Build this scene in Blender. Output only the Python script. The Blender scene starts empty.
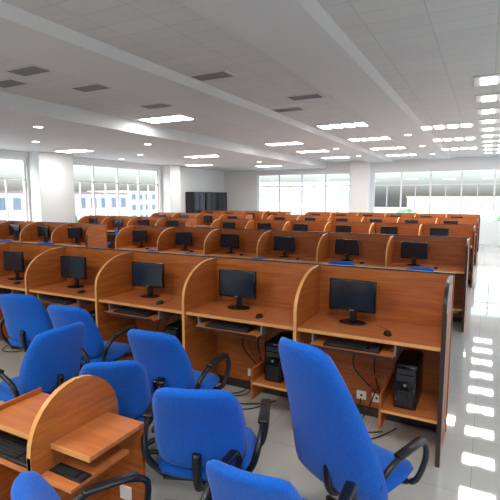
import bpy, bmesh, math, random
from mathutils import Vector, Matrix
random.seed(4)
S = bpy.context.scene
COL = S.collection
S.view_settings.view_transform = 'Standard'
S.view_settings.exposure = 0.06

# ---------------------------------------------------------------- materials
def srgb(r, g, b):
    f = lambda c: (c/255/12.92) if c/255 <= .04045 else ((c/255+.055)/1.055)**2.4
    return (f(r), f(g), f(b), 1)

def mat(name, col, rough=.5, metal=0, emit=None, estr=0, spec=.5, bump=0, bscale=60, var=0, coat=0, sheen=0):
    m = bpy.data.materials.new(name); m.use_nodes = True
    nt = m.node_tree; b = nt.nodes['Principled BSDF']
    b.inputs['Base Color'].default_value = col
    b.inputs['Roughness'].default_value = rough
    b.inputs['Metallic'].default_value = metal
    b.inputs['Specular IOR Level'].default_value = spec
    b.inputs['Coat Weight'].default_value = coat
    b.inputs['Sheen Weight'].default_value = sheen
    if emit:
        b.inputs['Emission Color'].default_value = emit
        b.inputs['Emission Strength'].default_value = estr
    if bump or var:
        tc = nt.nodes.new('ShaderNodeTexCoord'); n = nt.nodes.new('ShaderNodeTexNoise')
        n.inputs['Scale'].default_value = bscale
        nt.links.new(tc.outputs['Object'], n.inputs['Vector'])
        if bump:
            bp = nt.nodes.new('ShaderNodeBump'); bp.inputs['Strength'].default_value = bump
            bp.inputs['Distance'].default_value = .01
            nt.links.new(n.outputs['Fac'], bp.inputs['Height'])
            nt.links.new(bp.outputs['Normal'], b.inputs['Normal'])
        if var:
            r = nt.nodes.new('ShaderNodeValToRGB')
            r.color_ramp.elements[0].position = .3; r.color_ramp.elements[1].position = .7
            r.color_ramp.elements[0].color = tuple(c*(1-var) for c in col[:3])+(1,)
            r.color_ramp.elements[1].color = tuple(min(1, c*(1+var)) for c in col[:3])+(1,)
            nt.links.new(n.outputs['Fac'], r.inputs['Fac'])
            nt.links.new(r.outputs['Color'], b.inputs['Base Color'])
    return m

def wood(name, c1, c2, rough=.38, sc=(1.5, 14, 1.2)):
    m = bpy.data.materials.new(name); m.use_nodes = True
    nt = m.node_tree; b = nt.nodes['Principled BSDF']
    tc = nt.nodes.new('ShaderNodeTexCoord'); mp = nt.nodes.new('ShaderNodeMapping')
    mp.inputs['Scale'].default_value = sc
    n = nt.nodes.new('ShaderNodeTexNoise'); n.inputs['Scale'].default_value = 2.2
    n.inputs['Detail'].default_value = 8; n.inputs['Distortion'].default_value = .8
    r = nt.nodes.new('ShaderNodeValToRGB')
    r.color_ramp.elements[0].position = .3; r.color_ramp.elements[1].position = .7
    r.color_ramp.elements[0].color = c1; r.color_ramp.elements[1].color = c2
    nt.links.new(tc.outputs['Object'], mp.inputs['Vector'])
    nt.links.new(mp.outputs[0], n.inputs['Vector'])
    nt.links.new(n.outputs['Fac'], r.inputs['Fac'])
    nt.links.new(r.outputs['Color'], b.inputs['Base Color'])
    b.inputs['Roughness'].default_value = rough
    return m

def tiles(name, col, grout, size, rough, msize=.006, ior=1.5):
    m = bpy.data.materials.new(name); m.use_nodes = True
    nt = m.node_tree; b = nt.nodes['Principled BSDF']
    tc = nt.nodes.new('ShaderNodeTexCoord')
    br = nt.nodes.new('ShaderNodeTexBrick'); br.offset = 0; br.squash = 1
    br.inputs['Scale'].default_value = 1
    br.inputs['Brick Width'].default_value = size[0]; br.inputs['Row Height'].default_value = size[1]
    br.inputs['Mortar Size'].default_value = msize
    br.inputs['Color1'].default_value = col
    br.inputs['Color2'].default_value = tuple(c*.95 for c in col[:3])+(1,)
    br.inputs['Mortar'].default_value = grout
    nt.links.new(tc.outputs['Object'], br.inputs['Vector'])
    nt.links.new(br.outputs['Color'], b.inputs['Base Color'])
    b.inputs['Roughness'].default_value = rough
    b.inputs['IOR'].default_value = ior
    return m

M_wood = wood('cherry_laminate', srgb(150, 78, 30), srgb(186, 106, 46), sc=(1.2, 1.2, 16))
M_desk = wood('cherry_desktop', srgb(182, 102, 54), srgb(204, 124, 72), .28, sc=(1.2, 14, 1.2))
M_edge = mat('pvc_edge_band', srgb(216, 156, 92), .4)
M_dark = mat('dark_trim', srgb(48, 34, 28), .45)
M_blk = mat('black_plastic', srgb(18, 18, 20), .35, bump=.05, bscale=300)
M_blk2 = mat('black_gloss_bezel', srgb(12, 12, 14), .15)
M_key = mat('key_caps', srgb(40, 41, 45), .5)
M_scr = mat('lcd_screen', srgb(30, 38, 48), .12, var=.1, bscale=3)
M_silver = mat('silver_plastic', srgb(150, 152, 155), .3, .6)
M_blue = mat('blue_fabric', srgb(10, 92, 190), .85, spec=.2, bump=.5, bscale=160, var=.2, sheen=.15)
M_wall = mat('white_paint', srgb(228, 231, 230), .8, bump=.03, bscale=90)
M_beam = mat('white_gypsum', srgb(206, 206, 205), .8, bump=.03, bscale=60)
M_ceil = tiles('ceiling_tile', srgb(204, 204, 202), srgb(184, 184, 182), (.6, .3), .8, .006)
M_floor = tiles('polished_tile', srgb(196, 195, 186), srgb(150, 148, 140), (.8, .8), .03, .002, 2.2)
M_frame = mat('window_aluminium', srgb(226, 230, 234), .4, .1)
M_lamp = mat('lamp_tube', (1, 1, 1, 1), .5, emit=(1, .98, .94, 1), estr=9)
M_louver = mat('louver_metal', srgb(215, 215, 212), .35, .3)
M_vent = mat('air_vent', srgb(128, 128, 128), .6)
M_plate = mat('socket_plate', srgb(240, 240, 236), .4)
M_cabO = mat('orange_cable', srgb(200, 70, 30), .5)
M_bld = mat('exterior_render', srgb(208, 206, 200), .9, var=.05, bscale=.4)
M_bldg = mat('exterior_glass', srgb(120, 130, 142), .3)
M_roof = mat('exterior_roof', srgb(160, 128, 116), .8)
M_grd = mat('exterior_ground', srgb(180, 184, 180), .9, var=.1, bscale=.1)
M_leaf = mat('foliage', srgb(86, 108, 80), .9, var=.3, bscale=2)
M_trunk = mat('trunk', srgb(86, 70, 56), .9)
M_cab = mat('cabinet_black', srgb(20, 21, 24), .35)
M_cab2 = mat('cabinet_glass', srgb(38, 42, 48), .2)
def glassmat():
    m = bpy.data.materials.new('window_glass'); m.use_nodes = True
    nt = m.node_tree; nt.nodes.clear()
    o = nt.nodes.new('ShaderNodeOutputMaterial'); mx = nt.nodes.new('ShaderNodeMixShader')
    t = nt.nodes.new('ShaderNodeBsdfTransparent'); g = nt.nodes.new('ShaderNodeBsdfGlossy')
    t.inputs[0].default_value = (.93, .96, .98, 1)
    g.inputs['Roughness'].default_value = .02; mx.inputs[0].default_value = .06
    nt.links.new(t.outputs[0], mx.inputs[1]); nt.links.new(g.outputs[0], mx.inputs[2])
    nt.links.new(mx.outputs[0], o.inputs[0]); return m
M_glass = glassmat()

# ---------------------------------------------------------------- mesh builder
class MB:
    def __init__(s): s.bm = bmesh.new(); s.mats = []
    def mi(s, m):
        if m not in s.mats: s.mats.append(m)
        return s.mats.index(m)
    def _merge(s, t, m, smooth=False, mtx=None):
        i = s.mi(m)
        if mtx is not None: bmesh.ops.transform(t, matrix=mtx, verts=t.verts)
        vm = {v: s.bm.verts.new(v.co) for v in t.verts}
        for f in t.faces:
            try: nf = s.bm.faces.new([vm[v] for v in f.verts])
            except ValueError: continue
            nf.material_index = i; nf.smooth = smooth
        t.free()
    def box(s, lo, hi, m, bev=0, mtx=None, seg=2):
        t = bmesh.new(); bmesh.ops.create_cube(t, size=1)
        for v in t.verts:
            v.co = Vector([(lo[k]+hi[k])/2 + v.co[k]*(hi[k]-lo[k]) for k in range(3)])
        if bev: bmesh.ops.bevel(t, geom=t.edges[:], offset=bev, segments=seg, affect='EDGES', profile=.5)
        s._merge(t, m, bool(bev), mtx)
    def cyl(s, c, r, h, m, seg=20, r2=None, mtx=None, axis='Z'):
        t = bmesh.new()
        bmesh.ops.create_cone(t, cap_ends=True, segments=seg, radius1=r, radius2=r if r2 is None else r2, depth=h)
        R = Matrix() if axis == 'Z' else (Matrix.Rotation(math.pi/2, 4, 'Y') if axis == 'X' else Matrix.Rotation(math.pi/2, 4, 'X'))
        bmesh.ops.transform(t, matrix=Matrix.Translation(c) @ R, verts=t.verts)
        s._merge(t, m, False, mtx)
    def prism_x(s, poly, x0, x1, m):
        t = bmesh.new()
        a = [t.verts.new((x0, y, z)) for y, z in poly]; b = [t.verts.new((x1, y, z)) for y, z in poly]
        t.faces.new(a[::-1]); t.faces.new(b)
        n = len(poly)
        for i in range(n): t.faces.new([a[i], a[(i+1) % n], b[(i+1) % n], b[i]])
        bmesh.ops.recalc_face_normals(t, faces=t.faces)
        s._merge(t, m)
    def tube(s, pts, r, m, seg=8, sub=6, closed=False, flat=1.0):
        P = [Vector(p) for p in pts]; out = []
        n = len(P); rng = n if closed else n-1
        for i in range(rng):
            g = (lambda k: P[k % n]) if closed else (lambda k: P[max(0, min(n-1, k))])
            p0, p1, p2, p3 = g(i-1), g(i), g(i+1), g(i+2)
            for j in range(sub):
                u = j/sub
                out.append(.5*((2*p1)+(-p0+p2)*u+(2*p0-5*p1+4*p2-p3)*u*u+(-p0+3*p1-3*p2+p3)*u**3))
        if not closed: out.append(P[-1])
        t = bmesh.new(); rings = []; N = len(out); ref = Vector((1, .03, .02)).normalized()
        for i, p in enumerate(out):
            q = out[(i+1) % N] if closed or i < N-1 else p
            o = out[i-1] if closed or i > 0 else p
            d = (q-o).normalized()
            if abs(d.dot(ref)) > .95: rr = Vector((0, 0, 1))
            else: rr = ref
            a = (rr-d*rr.dot(d)).normalized(); b = d.cross(a)
            rings.append([t.verts.new(p+a*r*math.cos(2*math.pi*k/seg)+b*r*flat*math.sin(2*math.pi*k/seg)) for k in range(seg)])
        for i in range(N if closed else N-1):
            A, B = rings[i], rings[(i+1) % N]
            for k in range(seg): t.faces.new([A[k], A[(k+1) % seg], B[(k+1) % seg], B[k]])
        if not closed: t.faces.new(rings[0][::-1]); t.faces.new(rings[-1])
        bmesh.ops.recalc_face_normals(t, faces=t.faces)
        s._merge(t, m, True)
    def pad(s, fn, m, nu=18, nv=22):
        t = bmesh.new(); G = {}
        for sd in (0, 1):
            for i in range(nu+1):
                for j in range(nv+1):
                    G[sd, i, j] = t.verts.new(fn(-1+2*i/nu, -1+2*j/nv, 1 if sd else -1))
        for sd in (0, 1):
            for i in range(nu):
                for j in range(nv):
                    q = [G[sd, i, j], G[sd, i+1, j], G[sd, i+1, j+1], G[sd, i, j+1]]
                    t.faces.new(q if sd else q[::-1])
        bmesh.ops.remove_doubles(t, verts=t.verts, dist=.0004)
        bmesh.ops.recalc_face_normals(t, faces=t.faces)
        s._merge(t, m, True)
    def mesh(s, name):
        me = bpy.data.meshes.new(name); s.bm.to_mesh(me); s.bm.free()
        for m in s.mats: me.materials.append(m)
        return me

def put(name, me, loc=(0, 0, 0), rz=0, sc=1, tilt=0):
    o = bpy.data.objects.new(name, me); COL.objects.link(o)
    o.location = loc; o.rotation_euler = (tilt, 0, rz)
    o.scale = (sc, sc, sc) if not isinstance(sc, tuple) else sc
    return o

# ---------------------------------------------------------------- office chair
def chair_mesh(name, top=.98, halfw=.245, recline=.16, taper=.85, bz=.50, sqz=.26):
    b = MB()
    def seat(u, v, sd):
        x = u*.26*math.sqrt(1-v*v*.28); y = v*.25*math.sqrt(1-u*u*.28)
        th = .05*(max(0, 1-max(abs(u), abs(v))**6))**.5
        z = .47 + sd*th + .012*u*u*1.0
        if v > .5: z -= (v-.5)**2*.1
        return Vector((x, y+.02, z))
    b.pad(seat, M_blue)
    z0, z1 = bz, top
    def back(u, v, sd):
        t = (v+1)/2
        w = halfw*(1-(1-taper)*t)
        x = u*w*math.sqrt(1-v**4*.30)
        z = (z0+z1)/2 + v*(z1-z0)/2*math.sqrt(1-u**4*sqz)
        th = .042*(max(0, 1-max(abs(u), abs(v))**6))**.5
        y = -.215 - recline*t + .035*math.sin(t*3.1) + sd*th + .05*u*u
        return Vector((x, y, z))
    b.pad(back, M_blue)
    b.tube([(0, -.05, .41), (0, -.2, .405), (0, -.27, .47), (0, -.285, .62)], .022, M_blk, 8)
    b.box((-.2, -.18, .41), (.2, .2, .432), M_blk, .008)
    for s in (-1, 1):
        b.tube([(s*.2, .13, .42), (s*.275, .15, .45), (s*.3, .2, .56), (s*.3, .19, .655), (s*.3, .08, .69),
                (s*.3, -.08, .685), (s*.285, -.19, .63), (s*.26, -.21, .54), (s*.2, -.15, .425)], .017, M_blk, 8)
        b.box((s*.3-.028, -.1, .685), (s*.3+.028, .16, .708), M_blk, .01)
    b.cyl((0, 0, .26), .028, .32, M_blk, 14)
    b.cyl((0, 0, .12), .045, .1, M_blk, 14)
    for k in range(5):
        a = k*2*math.pi/5+.3
        c, sn = math.cos(a), math.sin(a)
        b.tube([(c*.03, sn*.03, .13), (c*.15, sn*.15, .115), (c*.29, sn*.29, .08)], .02, M_blk, 8, 3)
        b.cyl((c*.29, sn*.29, .028), .028, .045, M_blk, 12, mtx=None, axis='X')
        b.cyl((c*.29, sn*.29, .06), .012, .05, M_blk, 8)
    return b.mesh(name)
CH = chair_mesh('office_chair_mesh')
CHB = chair_mesh('high_back_chair_mesh', 1.33, .34, .34, .50, .42, .14)

# ---------------------------------------------------------------- monitor, keyboard, mouse, tower
def monitor_mesh():
    b = MB()
    b.box((-.205, -.025, .11), (.205, .012, .385), M_blk2, .006)
    b.box((-.13, .01, .15), (.13, .045, .33), M_blk, .012)
    b.box((-.19, -.0275, .132), (.19, -.0245, .37), M_scr)
    b.box((-.02, -.0275, .116), (.02, -.0255, .124), M_silver)
    b.box((-.03, .02, .012), (.03, .045, .24), M_blk, .006)
    def base(u, v, sd):
        r = max(abs(u), abs(v)); L = math.hypot(u, v) or 1
        return Vector((u/L*r*.12, .01+v/L*r*.09, .008+sd*.008*math.sqrt(max(0, 1-r**4))))
    b.pad(base, M_blk2, 12, 12)
    return b.mesh('computer_monitor_mesh')
MON = monitor_mesh()
def keyboard_mesh():
    b = MB()
    b.box((-.225, -.075, 0), (.225, .075, .018), M_blk, .004)
    for r in range(5):
        for c in range(18):
            if 13 < c < 15: continue
            x = -.21+c*.0236
            if r == 0 and 3 <= c <= 8:
                if c == 3: b.box((x, -.062, .016), (x+.0236*6-.003, -.042, .026), M_key)
                continue
            b.box((x, -.062+r*.024, .016), (x+.0205, -.042+r*.024, .025), M_key)
    return b.mesh('keyboard_mesh')
KEY = keyboard_mesh()
def mouse_mesh():
    b = MB()
    def f(u, v, sd):
        r = max(abs(u), abs(v)); L = math.hypot(u, v) or 1
        h = .03*math.sqrt(max(0, 1-r**3))
        return Vector((u/L*r*.031, v/L*r*.055, .002+(h if sd > 0 else 0)))
    b.pad(f, M_blk, 10, 10)
    b.tube([(0, .05, .01), (.02, .12, .004), (-.03, .2, .004), (-.04, .26, .004)], .002, M_blk, 5)
    return b.mesh('computer_mouse_mesh')
MOU = mouse_mesh()
def tower_mesh():
    b = MB()
    b.box((-.085, -.19, 0), (.085, .19, .36), M_blk, .008)
    b.box((-.08, -.2, .01), (.08, -.188, .35), M_blk2, .004)
    b.box((-.065, -.203, .29), (.065, -.199, .33), M_key)
    b.box((-.065, -.203, .24), (.065, -.199, .28), M_key)
    b.cyl((0, -.203, .2), .012, .006, M_silver, 12, axis='Y')
    for k in range(8): b.box((-.06, -.203, .03+k*.016), (.06, -.199, .038+k*.016), M_key)
    return b.mesh('desktop_computer_tower_mesh')
TOW = tower_mesh()

# ---------------------------------------------------------------- carrel rows
W, D, HT, HD = 1.15, .62, 1.37, .91
SH = .33
def carrel_mesh(n, right_square=True):
    b = MB(); L = n*W
    b.box((-L-.02, -.03, .0), (.02, 0, HT), M_wood)
    b.box((-L-.022, -.034, HT), (.022, .004, HT+.012), M_dark)
    for i in range(n+1):
        x = -i*W
        poly = [(-.03, 0.0), (-.03, HT-.005)]
        if i == 0 and right_square:
            poly += [(-.34, HT-.005)]
            cx, cz, rx, rz = -.34, HT-.14, D-.34, .135
        else:
            poly += [(-.12, HT-.005)]
            cx, cz, rx, rz = -.12, HT-.34, D-.12, .335
        arc = [(cx-rx*math.sin(t*math.pi/2/14), cz+rz*math.cos(t*math.pi/2/14)) for t in range(1, 15)]
        poly += arc + [(-D, 0.0)]
        b.prism_x(poly, x-.0125, x+.0125, M_wood)
        edge = [(-.034, HT-.005)] + [poly[2]] + arc + [(-D, 0.0)]
        t = bmesh.new(); prev = None
        for (y, z) in edge:
            p = [t.verts.new((x-.0145, y-.0024, z+.004)), t.verts.new((x+.0145, y-.0024, z+.004))]
            if prev: t.faces.new([prev[0], prev[1], p[1], p[0]])
            prev = p
        b._merge(t, M_dark if i == 0 else M_edge)
        if i == 0:
            b.box((x+.0125, -D, 0), (x+.017, -D+.03, HT-.2), M_dark)
    for i in range(n):
        x1 = -i*W-.0125; x0 = -(i+1)*W+.0125
        b.box((x0, -D+.03, HD-.025), (x1, -.03, HD), M_desk)
        b.box((x0, -D+.024, HD-.027), (x1, -D+.031, HD+.001), M_edge)
        xc = (x0+x1)/2 - .1
        b.box((xc-.33, -D-.04, HD-.125), (xc+.33, -.22, HD-.108), M_desk)
        b.box((xc-.33, -D-.045, HD-.128), (xc+.33, -D-.039, HD-.105), M_dark)
        for s in (-1, 1): b.box((xc+s*.335-.008, -D+.05, HD-.13), (xc+s*.335+.008, -.2, HD-.025), M_silver)
        b.box((x1-.42, -D+.06, SH-.018), (x1, -.03, SH), M_desk)
        b.box((x1-.42, -D+.055, SH-.02), (x1, -D+.06, SH+.002), M_edge)
        b.box((x1-.438, -D+.06, .16), (x1-.42, -.03, SH+.12), M_wood)
        for sx in (.12, .26, .56, .70):
            b.box((x1-sx-.045, -.04, .14), (x1-sx+.045, -.03, .22), M_plate, .002)
            b.box((x1-sx-.01, -.042, .17), (x1-sx+.01, -.039, .19), M_dark)
        b.box((x0, -.05, 0), (x1, -.03, .08), M_dark)
        for k in range(3):
            ax = x1-.5-.1*k; s = random.uniform(-.1, .1)
            b.tube([(ax, -.05, HD-.03), (ax+s, -.12, .7), (ax+s*.5-.05, -.1, .46), (x1-.5+s*.2, -.06, .2)], .007,
                   [M_blk, M_cabO, M_blk][k], 5)
        b.tube([(x1-.32, -.1, .72), (x1-.45, -.16, .78), (x1-.52, -.1, .56), (x1-.58, -.12, .36), (x1-.62, -.06, .18)], .007, M_cabO, 5)
        b.tube([(x1-.55, -.1, .3), (x1-.65, -.2, .04), (x1-.8, -.3, .01), (x1-.65, -.4, .01), (x1-.45, -.3, .01)], .006, M_blk, 5)
        b.tube([(x1-.7, -.06, .16), (x1-.72, -.14, .03), (x1-.85, -.3, .01), (x1-.7, -.5, .01), (x1-.5, -.45, .01), (x1-.35, -.2, .02)], .006, M_blk, 5)
    return b.mesh('study_carrel_row_mesh')
C6 = carrel_mesh(6); C4 = carrel_mesh(4)
VB = [4.06, 7.9, 11.7, 15.5, 19.3]
A0 = -.23
for r, vb in enumerate(VB):
    put('study_carrel_row', C6, (A0, vb, 0))
    put('study_carrel_row', C4, (A0-6*W-.9, vb, 0))
    starts = [A0-i*W for i in range(6)] + [A0-6*W-.9-i*W for i in range(4)]
    for i, x1 in enumerate(starts):
        xc = x1-W/2
        jx = random.uniform(-.03, .03)
        put('computer_monitor', MON, (xc-.19+jx, vb-.24, HD+.001), random.uniform(-.06, .12))
        put('keyboard', KEY, (xc-.1, vb-D+.07, HD-.107), random.uniform(-.03, .03))
        put('computer_mouse', MOU, (xc+.15, vb-.44, HD), random.uniform(-.4, .4))
        put('desktop_computer_tower', TOW, (x1-.27, vb-.28, SH+.001))
        if r > 0:
            put('office_chair', CH, (xc+random.uniform(-.12, .12), vb-D-.34+random.uniform(-.25, .0), 0), random.uniform(-.5, .5), 1.08)

# ---------------------------------------------------------------- low partition desk in the foreground
b = MB()
arc = [(.29+.29*-math.cos(math.pi*t/16), .76+.29*math.sin(math.pi*t/16)) for t in range(17)]
poly = [(0, 0)]+arc+[(.58, 0)]
b.prism_x(poly, -.0125, .0125, M_wood)
t = bmesh.new(); prev = None
for (y, z) in poly:
    p = [t.verts.new((-.0145, y, z+.004)), t.verts.new((.0145, y, z+.004))]
    if prev: t.faces.new([prev[0], prev[1], p[1], p[0]])
    prev = p
b._merge(t, M_edge)
DZ = .78
for x0, x1 in ((-.55, -.0125), (.0125, .28)):
    b.box((x0, .12, DZ-.022), (x1, .5, DZ), M_desk); b.box((x0, .114, DZ-.024), (x1, .121, DZ+.002), M_edge)
    b.box((x0, .48, 0), (x1, .5, DZ-.022), M_wood)
    b.box((x0+.02, .02, DZ-.13), (x1-.02, .4, DZ-.114), M_desk)
    b.box((x0+.1, .472, .3), (x0+.18, .48, .38), M_plate)
b.box((-.562, .1, 0), (-.55, .5, DZ+.03), M_wood)
put('low_partition_desk', b.mesh('low_partition_desk_mesh'), (-1.88, 1.30, 0))
put('keyboard', KEY, (-2.17, 1.41, DZ-.113), 0); put('keyboard', KEY, (-1.73, 1.41, DZ-.113), 0, .48)

# ---------------------------------------------------------------- foreground chairs
def chair(x, y, rz, me=CH, sc=1.1): return put('office_chair', me, (x, y, 0), math.radians(rz), sc)
chair(-4.14, 3.10, 20)
chair(-3.27, 3.02, 8)
chair(-3.08, 2.24, 85)
chair(-2.10, 2.78, 5)
chair(-2.27, 2.30, 38, sc=1.0)
chair(-1.38, 2.10, 22)
chair(-1.22, 1.24, -30, sc=1.0)
chair(-.78, 1.76, 2, sc=1.0)
chair(-.58, 2.44, -20, CHB, 1.0)

# ---------------------------------------------------------------- room shell
XL, XR, Y0, Y1, HC = -13.2, 3.2, -3.0, 22.0, 3.75
def single(name, fn):
    b = MB(); fn(b); return put(name, b.mesh(name+'_mesh'))
single('floor', lambda b: b.box((XL-.2, Y0-.2, -.15), (XR+.2, Y1+.2, 0), M_floor))
single('ceiling', lambda b: b.box((XL-.2, Y0-.2, HC), (XR+.2, Y1+.2, HC+.2), M_ceil))
SILL, WT = .95, 3.25
def wall_x(name, x0, x1, ys, ye, wins):
    b = MB(); y = ys
    for (a, c) in wins:
        if a > y: b.box((x0, y, 0), (x1, a, HC), M_wall)
        b.box((x0, a, 0), (x1, c, SILL), M_wall); b.box((x0, a, WT), (x1, c, HC), M_wall); y = c
    if ye > y: b.box((x0, y, 0), (x1, ye, HC), M_wall)
    put(name, b.mesh(name))
def wall_y(name, y0, y1, xs, xe, wins):
    b = MB(); x = xs
    for (a, c) in wins:
        if a > x: b.box((x, y0, 0), (a, y1, HC), M_wall)
        b.box((a, y0, 0), (c, y1, SILL), M_wall); b.box((a, y0, WT), (c, y1, HC), M_wall); x = c
    if xe > x: b.box((x, y0, 0), (xe, y1, HC), M_wall)
    put(name, b.mesh(name))
LW = [(1.0, 5.0), (5.6, 9.67), (11.26, 16.3)]
BW = [(-11.1, -6.0), (-4.9, 2.8)]
RW = [(-1, 3.5), (4.5, 9), (10, 14.5), (15.5, 20.5)]
wall_x('wall_left', XL-.2, XL, Y0, Y1, LW)
wall_y('wall_back', Y1, Y1+.2, XL-.2, XR+.2, BW)
wall_x('wall_right', XR, XR+.2, Y0, Y1, RW)
wall_y('wall_front', Y0-.2, Y0, XL-.2, XR+.2, [])
wn = [0]
def window(lo, hi, axis, pos):
    wn[0] += 1; b = MB(); n = max(2, round((hi-lo)/1.25)); w = (hi-lo)/n
    def bx(a0, a1, z0, z1, d, m):
        if axis == 'x': b.box((a0, pos-d, z0), (a1, pos+d, z1), m)
        else: b.box((pos-d, a0, z0), (pos+d, a1, z1), m)
    for i in range(n+1):
        c = lo+i*w; c = min(max(c, lo+.03), hi-.03)
        bx(c-.035, c+.035, SILL, WT, .04, M_frame)
    for z in (SILL+.03, 2.6, WT-.03): bx(lo, hi, z-.03, z+.03, .041, M_frame)
    for i in range(n):
        bx(lo+(i+.5)*w-.018, lo+(i+.5)*w+.018, SILL, 2.6, .03, M_frame)
    bx(lo, hi, SILL, WT, .003, M_glass)
    put('window_%d' % wn[0], b.mesh('window'))
for a, c in LW: window(a, c, 'y', XL-.1)
for a, c in BW: window(a, c, 'x', Y1+.1)
for a, c in RW: window(a, c, 'y', XR+.1)
def column(name, lo, hi):
    b = MB(); b.box((lo[0], lo[1], 0), (hi[0], hi[1], HC), M_wall, .01)
    b.box((lo[0], lo[1]-.015, 0), (hi[0]+.015, hi[1]+.015, .12), M_beam); put(name, b.mesh(name))
column('column', (XL, 9.75, 0), (XL+.5, 11.1, 0))
column('column', (XL, 16.5, 0), (XL+.45, 17.3, 0))
column('column', (-5.9, Y1-.45, 0), (-5.0, Y1-.001, 0))
for nm, lo, hi in (('baseboard_left', (XL, Y0, 0), (XL+.015, 9.7, .1)), ('baseboard_back', (XL+.02, Y1-.015, 0), (-6, Y1, .1)),
                   ('baseboard_right', (XR-.015, Y0, 0), (XR, Y1, .1))):
    single(nm, lambda b, lo=lo, hi=hi: b.box(lo, hi, M_beam))
b = MB()
b.box((0, 0, .05), (.5, .98, 2.3), M_cab, .01)
b.box((.02, .03, 0), (.46, .95, .06), M_cab)
for yy in (.04, .5):
    b.box((.5, yy, .12), (.515, yy+.44, 2.25), M_cab)
    b.box((.514, yy+.05, 1.2), (.518, yy+.39, 2.18), M_cab2)
for yy in (.45, .52): b.box((.515, yy, 1.0), (.54, yy+.015, 1.15), M_silver)
CB = b.mesh('cabinet_mesh')
for k in range(3): put('tall_black_cabinet', CB, (XL+.03, 18.25+k*1.1, 0))
SF = 3.47
single('ceiling_soffit', lambda b: b.box((XL, Y0, SF), (-7.2, Y1, HC-.001), M_beam))
def trap(b, xc, w, drop):
    poly = [(xc-w/2, HC), (xc-w/2+.12, HC-drop), (xc+w/2-.12, HC-drop), (xc+w/2, HC)]
    t = bmesh.new()
    A = [t.verts.new((x, Y0, z)) for x, z in poly]; B = [t.verts.new((x, Y1, z)) for x, z in poly]
    for i in range(4): t.faces.new([A[i], A[(i+1) % 4], B[(i+1) % 4], B[i]])
    t.faces.new(A[::-1]); t.faces.new(B)
    bmesh.ops.recalc_face_normals(t, faces=t.faces); b._merge(t, M_beam)
single('ceiling_beam', lambda b: trap(b, -4.6, 1.3, .09))
single('ceiling_beam', lambda b: trap(b, -2.0, 1.1, .04))

# ---------------------------------------------------------------- ceiling lights
b = MB()
b.box((-.6, -.3, -.02), (.6, .3, -.001), M_louver)
for k in range(4):
    x = -.45+k*.3
    b.box((x-.1, -.25, -.03), (x+.1, .25, -.021), M_lamp)
LM = b.mesh('ceiling_light_mesh')
b = MB()
b.box((-.4, -.3, -.02), (.4, .3, -.001), M_louver)
for k in (-1, 1): b.box((k*.2-.11, -.2, -.03), (k*.2+.11, .2, -.021), M_lamp)
LM2 = b.mesh('ceiling_light_small_mesh')
def lamp(x, y, z=HC, e=38, me=None):
    o = put('ceiling_light', me or LM, (x, y, z))
    L = bpy.data.lights.new('ceiling_light_glow', 'AREA'); L.shape = 'RECTANGLE'; L.size = 1.1 if me is None else .62; L.size_y = .5 if me is None else .4
    L.energy = e; L.color = (1, .98, .95)
    lo = bpy.data.objects.new('glow', L); COL.objects.link(lo); lo.parent = o; lo.location = (0, 0, -.045)
for k in range(10): lamp(.12, 7.8+k*1.35, e=11, me=LM2)
for x, y in [(-1.0, 12.2), (-1.0, 14.9), (-1.0, 17.8),
             (-3.2, 10.9), (-3.2, 13.7), (-3.2, 16.5), (-3.2, 19.3), (-5.9, 13.6), (-5.9, 16.3), (-5.9, 19.2),
             (-6.4, 8.2), (.1, 1.0), (-3.2, .5), (-6.2, .5), (-3.2, -1.5), (.1, -1.5)]:
    lamp(x, y)
for x, y in [(-11.5, 10.1), (-9, 13.5), (-11.5, 17), (-9, 19), (-9.0, 4)]: lamp(x, y, SF, 32)
b = MB(); b.cyl((0, 0, -.008), .11, .016, M_louver, 24); b.cyl((0, 0, -.018), .085, .006, M_lamp, 24)
DL = b.mesh('downlight_mesh')
for x, y in [(-8.3, 6.4), (-8.3, 9.8), (-8.3, 13.2), (-8.3, 16.6), (-10.5, 8), (-10.5, 12), (-12.3, 13)]:
    put('downlight', DL, (x, y, SF))
for x, y in [(-2.0, 13), (-2.0, 16), (-2.0, 19), (-4.6, 15), (-4.6, 18)]:
    put('downlight', DL, (x, y, HC-(.04 if x > -3 else .09)))
b = MB(); b.box((-.3, -.16, -.012), (.3, .16, 0), M_beam)
for k in range(7): b.box((-.27, -.14+k*.04, -.02), (.27, -.118+k*.04, -.011), M_vent)
VN = b.mesh('air_vent_mesh')
for x, y in [(-5.7, 4.3), (-5.7, 5.4), (-6.2, 3.3), (-3.6, 5.7), (-2.9, 7.6), (-5.7, 7), (-3.6, 8.5), (-6.6, 4.6)]:
    put('air_vent', VN, (x, y, HC))

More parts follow.
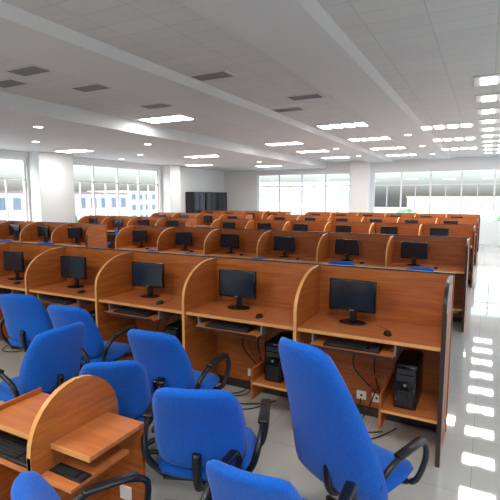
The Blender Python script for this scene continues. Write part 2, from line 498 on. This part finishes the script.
# ---------------------------------------------------------------- exterior
single('ground_outside', lambda b: b.box((-260, -160, -7.2), (220, 460, -7), M_grd))
def building(x, y, w, d, h, fl, rz=0, roof=False):
    b = MB(); G = -7
    b.box((-w/2, -d/2, G), (w/2, d/2, G+h), M_bld)
    b.box((-w/2-.3, -d/2-.3, G+h), (w/2+.3, d/2+.3, G+.5+h), M_roof if roof else M_bld)
    fh = h/fl; n = int(w/3.5)
    for f in range(fl):
        for i in range(n):
            cx = -w/2+(i+.5)*w/n
            for yy in (-d/2, d/2): b.box((cx-.9, yy-.05, G+f*fh+fh*.3), (cx+.9, yy+.05, G+f*fh+fh*.8), M_bldg)
        n2 = max(1, int(d/3.5))
        for i in range(n2):
            cy = -d/2+(i+.5)*d/n2
            for xx in (-w/2, w/2): b.box((xx-.05, cy-.9, G+f*fh+fh*.3), (xx+.05, cy+.9, G+f*fh+fh*.8), M_bldg)
    put('building', b.mesh('building'), (x, y, 0), rz)
building(-27, 75, 18, 12, 11, 3); building(-2, 150, 40, 14, 9.0, 2, .1, True); building(40, 190, 40, 14, 10, 2)
building(-95, 60, 14, 70, 10, 2, 0, True); building(-120, 150, 20, 60, 11, 3); building(-90, -15, 14, 50, 9, 2)
def tree(x, y, h):
    b = MB(); G = -7; b.cyl((0, 0, G+h*.3), .25, h*.6, M_trunk, 10, .15)
    for k in range(7):
        t = bmesh.new(); bmesh.ops.create_icosphere(t, subdivisions=3, radius=random.uniform(1.1, 1.7))
        for v in t.verts: v.co *= 1+random.uniform(-.12, .12)
        bmesh.ops.translate(t, verts=t.verts, vec=(random.uniform(-1.4, 1.4), random.uniform(-1.4, 1.4), G+h*.7+random.uniform(-1, 1.2)))
        b._merge(t, M_leaf)
    put('tree', b.mesh('tree'), (x, y, 0))
for x, y, h in [(-9, 58, 7), (4, 75, 7), (-48, 40, 7), (-50, 28, 7), (20, 92, 7)]: tree(x, y, h)

# ---------------------------------------------------------------- world
w = bpy.data.worlds.new('World'); S.world = w; w.use_nodes = True
nt = w.node_tree; bg = nt.nodes['Background']
sk = nt.nodes.new('ShaderNodeTexSky'); sk.sky_type = 'NISHITA'; sk.sun_disc = False
sk.sun_elevation = math.radians(50); sk.sun_rotation = math.radians(200); sk.air_density = 1; sk.dust_density = 5
nt.links.new(sk.outputs[0], bg.inputs[0]); bg.inputs[1].default_value = .95

# ---------------------------------------------------------------- camera
cd = bpy.data.cameras.new('camera'); cam = bpy.data.objects.new('camera', cd); COL.objects.link(cam)
cam.location = (0, 0, 2.0); cd.lens = 32.4; cd.sensor_width = 36; cd.clip_end = 800
cam.rotation_euler = (math.radians(90-6.6), 0, math.radians(27.7))
S.camera = cam
